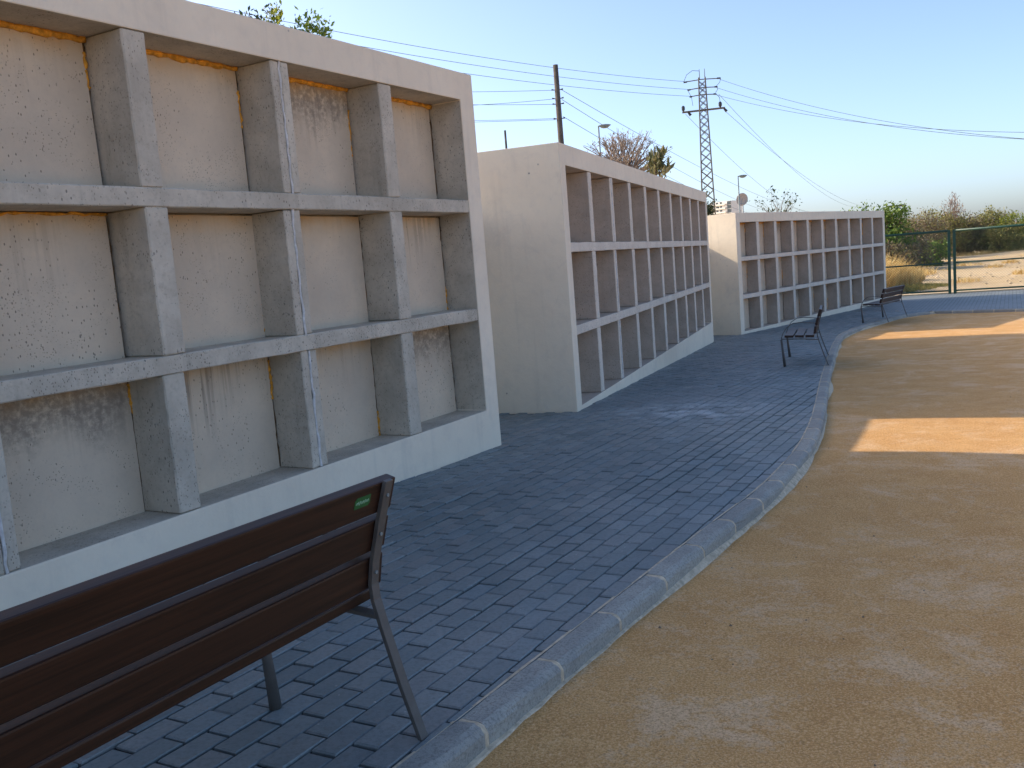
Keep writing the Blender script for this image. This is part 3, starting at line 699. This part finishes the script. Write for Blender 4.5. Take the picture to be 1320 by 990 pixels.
tree('bush', 'small spreading weed bush on the bare field', (27.2, 60), (27.2, 60, -.45), (.8, .8, .55), 'leaf_yellow', 26, 1500, .14, .15, .05, cat='bush', seed=42, low=-.9)
def grass(name, label, spots, mat, hgt, n, wd=.012):
    vs = []; fs = []
    for (x, y, r, k) in spots:
        for _ in range(int(n*k)):
            a = random.uniform(0, 6.28); q = r*math.sqrt(random.random()); px_, py_ = x+q*math.cos(a), y+q*math.sin(a); z = tz(px_, py_)-.04
            h = hgt*k*random.uniform(.4, 1.15)*(1-.5*q/r); lx, ly = random.gauss(0, .3)*h, random.gauss(0, .3)*h; w = random.uniform(.5, 1.4)*wd; t = random.uniform(0, 6.28); cx, cy = math.cos(t)*w, math.sin(t)*w
            i = len(vs); vs += [(px_-cx, py_-cy, z), (px_+cx, py_+cy, z), (px_+lx*.4+cx*.7, py_+ly*.4+cy*.7, z+h*.6), (px_+lx*.4-cx*.7, py_+ly*.4-cy*.7, z+h*.6), (px_+lx, py_+ly, z+h)]
            fs += [(i, i+1, i+2, i+3), (i+3, i+2, i+4)]
    me = mesh(name, vs, fs, MAT[mat]); o = link(name, me); tag(o, label, 'grass', kind='stuff')
grass('dry_grass', 'tall golden dry grass beside the end of the farthest niche wall', [(14.9, 37, 1.0, 1.25), (15.8, 38.2, 1.2, 1.2), (17, 40.5, 1.3, 1.0), (14.2, 35.2, .7, 1.1), (18.4, 44, 1.6, .8), (20.5, 49, 2.4, .6)], 'straw', 1.35, 2200, .016)
grass('weeds', 'green and yellow weeds growing low behind the gate', [(15.8, 35.6, .9, .7), (16.7, 36.6, 1.0, .6), (15.0, 34.8, .5, .7), (17.6, 38, .8, .4)], 'weed', .5, 1300, .016)
grass('dry_tussocks', 'low dry tussocks scattered over the bare field', [(random.uniform(17, 60), random.uniform(36, 78), random.uniform(.3, .9), random.uniform(.25, .5)) for _ in range(60)]+[(x, 77+random.uniform(-1, 1), 1.2, .7) for x in np.arange(31, 60, 1.3)], 'straw', .8, 260, .02)
def rubble():
    me_ = []
    for _ in range(4):
        bm = bmesh.new(); bmesh.ops.create_icosphere(bm, subdivisions=1, radius=1)
        for v in bm.verts: v.co *= random.uniform(.6, 1.2); v.co.z *= .55
        mm = bpy.data.meshes.new('stone'); bm.to_mesh(mm); bm.free(); mm.materials.append(MAT['mortar']); me_.append(mm)
    vs = []; fs = []
    for _ in range(900):
        x, y = random.uniform(13, 34), random.uniform(33, 62)
        if ((np.array((x, y))-G0)@np.array((-GD[1], GD[0]))) < 1: continue
        mm = random.choice(me_); s = random.uniform(.02, .09); i = len(vs); z = tz(x, y)
        vs += [(x+v.co.x*s, y+v.co.y*s, z+v.co.z*s) for v in mm.vertices]; fs += [tuple(k+i for k in p.vertices) for p in mm.polygons]
    o = link('rubble', mesh('rubble', vs, fs, MAT['mortar'])); tag(o, 'pale stones strewn over the bare field behind the gate', 'stones', kind='stuff')
rubble()

# ------------------------------------------------------------------ pylon, poles, lamps, cables
px0, py0 = 18.8, 83.0; gp = tz(px0, py0)
root = empty('lattice_pylon', (px0, py0, gp), R(-13), 'steel lattice pylon carrying the overhead cables', 'pylon')
Ht = 16.3-gp
def hw(z): return (.56+(Ht-z)*.048)/2
corn = [(-1, -1), (1, -1), (1, 1), (-1, 1)]
for sx, sy in corn:
    MB().tube([(sx*hw(0), sy*hw(0), -.3), (sx*hw(Ht), sy*hw(Ht), Ht)], .062, 6).build('leg', MAT['galv'], root)
z = .2
while z < Ht-.3:
    st = hw(z)*2*.85; z2 = min(z+st, Ht)
    for k in range(4):
        a, b = corn[k], corn[(k+1) % 4]
        p0 = (a[0]*hw(z), a[1]*hw(z), z); p1 = (b[0]*hw(z2), b[1]*hw(z2), z2); p2 = (b[0]*hw(z), b[1]*hw(z), z); p3 = (a[0]*hw(z2), a[1]*hw(z2), z2)
        for s_, e_ in ((p0, p1), (p2, p3)): MB().tube([s_, e_], .026, 4).build('brace', MAT['galv'], root)
    z = z2
MB().box((-1.85, -.07, 13.45-gp), (1.85, .07, 13.6-gp)).build('crossarm', MAT['galv'], root)
for zz_, w_ in ((16.15, 1.6), (15.45, 1.3), (14.85, 1.15)):
    MB().tube([(-w_, 0, zz_-gp-.05), (0, -.1, zz_-gp), (w_, 0, zz_-gp-.08)], .045, 6).build('conductor_arm', MAT['galv'], root)
    for sx in (-1, 1): MB().tube([(sx*w_*.8, 0, zz_-gp-.05), (sx*w_, 0, zz_-gp-.07)], .07, 8).build('insulator', MAT['black'], root)
for x in (-.2, .25): MB().tube([(x, 0, Ht-.1), (x, 0, Ht+.75)], [.04, .025], 6).build('spike', MAT['galv'], root)
for x in (-1.75, 1.45): 
    MB().tube([(x, 0, 13.6-gp), (x, 0, 13.75-gp), (x, 0, 14.0-gp), (x, 0, 14.1-gp)], [.05, .15, .15, .05], 8).build('insulator', MAT['black'], root)
for x, d in ((-1.35, .45), (1.75, .45)): MB().tube([(x, 0, 13.5-gp), (x+d*.5, 0, 13.2-gp)], [.08, .13], 8).build('insulator', MAT['black'], root)
MB().tube([(-1.6, 0, 16.1-gp), (-1.3, 0, 16.7-gp), (-.8, 0, 17.0-gp), (-.2, 0, 16.9-gp)], .022, 5).build('jumper_cable', MAT['darkwire'], root)
for a, b in (((-1.3, 0, 15.45), (-.9, 0, 14.0)), ((1.6, 0, 16.05), (1.15, 0, 15.4)), ((1.15, 0, 14.8), (1.45, 0, 14.1)), ((1.25, 0, 15.4), (1.1, 0, 14.9))):
    MB().tube([(a[0], a[1], a[2]-gp), ((a[0]+b[0])/2+.12, 0, (a[2]+b[2])/2-gp), (b[0], b[1], b[2]-gp)], .02, 5).build('jumper_cable', MAT['darkwire'], root)
def pole(x, y, top, rad, lean, label, ins=()):
    g = tz(x, y); root = empty('utility_pole', (x, y, g), 0, label, 'pole', 'wooden utility poles'); h = top-g
    MB().tube([(0, 0, -.3), (lean*.5, 0, h*.5), (lean, 0, h)], [rad*1.2, rad, rad*.8], 10).build('shaft', MAT['polewood'], root, True)
    for zc in ins:
        f = (zc-g)/h
        for sx in (-1, 1):
            MB().tube([(lean*f+sx*rad*.8, 0, zc-g), (lean*f+sx*(rad+.1), 0, zc-g+.02)], [.015, .032], 8).build('insulator', MAT['black'], root)
    return root
pole(2.72, 37, 8.93, .125, -.03, 'dark wooden utility pole with insulators behind the middle niche wall', (7.98, 7.65, 7.44, 6.88))
pole(.78, 55, 9.17, .08, 0, 'short thin utility pole top seen between the first and middle niche walls')
g = tz(30.0, 70); root = empty('crossarm_pole', (30.0, 70, g), 0, 'dark pole crossarm with hanging insulators sticking out of the green tree', 'pole')
MB().tube([(-.6, 0, -.3), (-.6, 0, 3.5-g)], [.13, .1], 8).build('shaft', MAT['polewood'], root)
MB().box((-.7, -.06, 3.38-g), (.75, .06, 3.52-g)).build('crossarm', MAT['polewood'], root)
for x in (.12, .68): MB().tube([(x, 0, 3.4-g), (x, 0, 3.2-g), (x, 0, 3.0-g)], [.04, .11, .07], 8).build('insulator', MAT['black'], root)
def lamp(x, y, top, label, w=.62):
    g = tz(x, y); root = empty('street_lamp', (x, y, g), 0, label, 'street lamp', 'street lamps behind the niche walls'); h = top-g
    MB().tube([(-.28, 0, -.2), (-.28, 0, h)], [.06, .035], 8).build('post', MAT['lampgrey'], root, True)
    vs = []; fs = []; nu, nv_ = 12, 6
    bm = bmesh.new(); bmesh.ops.create_uvsphere(bm, u_segments=14, v_segments=8, radius=1)
    for v in bm.verts:
        zz_ = v.co.z; v.co = Vector((v.co.x*w/2*(1 if zz_ > -.2 else .8), v.co.y*.16, (zz_*.06 if zz_ > 0 else zz_*.14)))
    me = bpy.data.meshes.new('lamp_head'); bm.to_mesh(me); bm.free(); link('lamp_head', me, MAT['lampgrey'], root, (.02, 0, h))
    MB().tube([(-.28, 0, h-.02), (-.1, 0, h)], .035, 8).build('bracket', MAT['lampgrey'], root)
lamp(5.4, 45, 7.6, 'street lamp with flat grey head above the reddish bare tree')
lamp(15.87, 60, 5.85, 'slim street lamp standing behind the satellite dish', .6)
g = tz(18.1, 69); root = empty('satellite_dish', (18.1, 69, g), 0, 'round grey satellite dish on a mast above the farthest niche wall', 'satellite dish')
MB().tube([(.12, .15, -.2), (.12, .15, 4.8-g)], .05, 8).build('mast', MAT['dish'], root, True)
vs = [(0, 0, 0)]; fs = []
for i in range(1, 7):
    for k in range(24):
        r_ = .46*i/6; a = 2*math.pi*k/24; vs.append((r_*math.cos(a), -.55*r_*r_, r_*math.sin(a)))
for k in range(24): fs.append((0, 1+k, 1+(k+1) % 24))
for i in range(5):
    for k in range(24): fs.append((1+i*24+k, 1+(i+1)*24+k, 1+(i+1)*24+(k+1) % 24, 1+i*24+(k+1) % 24))
o = link('reflector', mesh('reflector', vs, fs, MAT['dish'], True), None, root, (0, 0, 4.82-g), (R(8), 0, R(12)))
md = o.modifiers.new('thick', 'SOLIDIFY'); md.thickness = .02
MB().tube([(0, .02, 4.4-g), (.05, -.42, 4.75-g)], .018, 6).build('feed_arm', MAT['dish'], root)
# far apartment tower
bx, by = 167.6, 700; g = -1; root = empty('apartment_tower', (bx, by, g), R(-48), 'distant white apartment tower with rows of balconies', 'building')
top = 36.2-g; W_ = 19.0
MB().box((-W_/2, 0, 0), (W_/2, 14, top)).build('wall', MAT['white'], root)
for fl in range(12):
    z_ = top-1.6-fl*2.9
    if z_ < 3: break
    MB().box((-W_/2-.3, -1.6, z_-1.15), (W_/2*.55, 0.0, z_-.15)).build('balcony', MAT['white'], root)
    for x in (-6.4, -3.0, .4): MB().box((x-1.0, -.06, z_-.1), (x+1.0, .02, z_+1.25)).build('window', MAT['glass'], root)
    MB().box((W_/2*.62, -.08, z_-1.2), (W_/2-.1, .02, z_+1.4)).build('stair_window', MAT['glass'], root)
# low white house past the thicket
hx, hy = 84.5, 150; g = tz(hx, hy); root = empty('white_house', (hx, hy, g), R(-20), 'low white house beyond the far end of the thicket', 'house')
MB().box((-5, 0, -.3), (5, 6, 2.55)).build('wall', MAT['white'], root); MB().box((-5.3, -.3, 2.55), (5.3, 6.3, 2.75)).build('roof', MAT['mortar'], root)
for x in (-3, 0, 3): MB().box((x-.5, -.05, 1.0), (x+.5, .03, 2.0)).build('window', MAT['glass'], root)
def cable(a, b, sag, label, r=.016, n=24):
    a, b = Vector(a), Vector(b); pts = [a.lerp(b, k/n)-Vector((0, 0, sag*4*(k/n)*(1-k/n))) for k in range(n+1)]
    mid_ = a; mb = MB(); mb.tube([p-a for p in pts], r, 5); o = mb.build('overhead_cable', MAT['darkwire'], None, False, tuple(a)); tag(o, label, 'cable', 'overhead cables'); return o
for wd_, ((ax_, az_), le) in zip(('top', 'middle', 'bottom'), (((17.25, 16.1), (-15, 50, 16.2)), ((17.55, 15.4), (-15, 50, 15.6)), ((17.7, 14.8), (-15, 50, 14.9)))):
    cable((ax_, 83, az_), le, .55, wd_+' of the three cables running from the pylon head over the first niche wall', .016)
for wd_, ((ax_, az_), re) in zip(('top', 'middle', 'bottom'), (((20.35, 16.05), (36, 58.5, 6.2)), ((20.05, 15.35), (36, 58.5, 6.25)), ((19.95, 14.75), (36, 58.2, 6.75)))):
    cable((ax_, 83, az_), re, .9, 'cable leaving the '+wd_+' arm of the pylon head over the green gate', .015)
for wd_, ((ax_, az_), re) in zip(('the crossarm end nearest the gate', 'the lowest head arm', 'the crossarm end above the dish'), (((20.6, 13.4), (104, 250, 9.6)), ((20.2, 14.8), (99, 250, 9.6)), ((17.2, 13.3), (88, 250, 9.2)))):
    cable((ax_, 83, az_), re, 3.4, 'slack cable dropping away from '+wd_+' of the pylon', .017)
for wd_, (zc, re, sg) in zip(('top', 'middle', 'lowest'), ((7.98, (48.8, 140, 5.4), 1.1), (7.6, (45.3, 140, 5.3), 1.3), (6.95, (43.5, 140, 4.9), 1.2))):
    cable((2.85, 37, zc), re, sg, wd_+' of three cables falling from the dark wooden pole past the pylon foot', .010)
for wd_, (zc, le, sg) in zip(('highest', 'second highest', 'third highest', 'fourth highest', 'lowest'), ((7.98, (-7, 37, 8.75), .08), (7.65, (-7, 37.5, 8.35), .22), (7.44, (-7, 37, 8.3), .06), (6.9, (-7, 37, 7.8), .14), (6.85, (-7, 37.4, 7.45), .02))):
    cable((2.55, 37, zc), le, sg, wd_+' of five thin cables strung between the wooden pole and the first niche wall', .008)
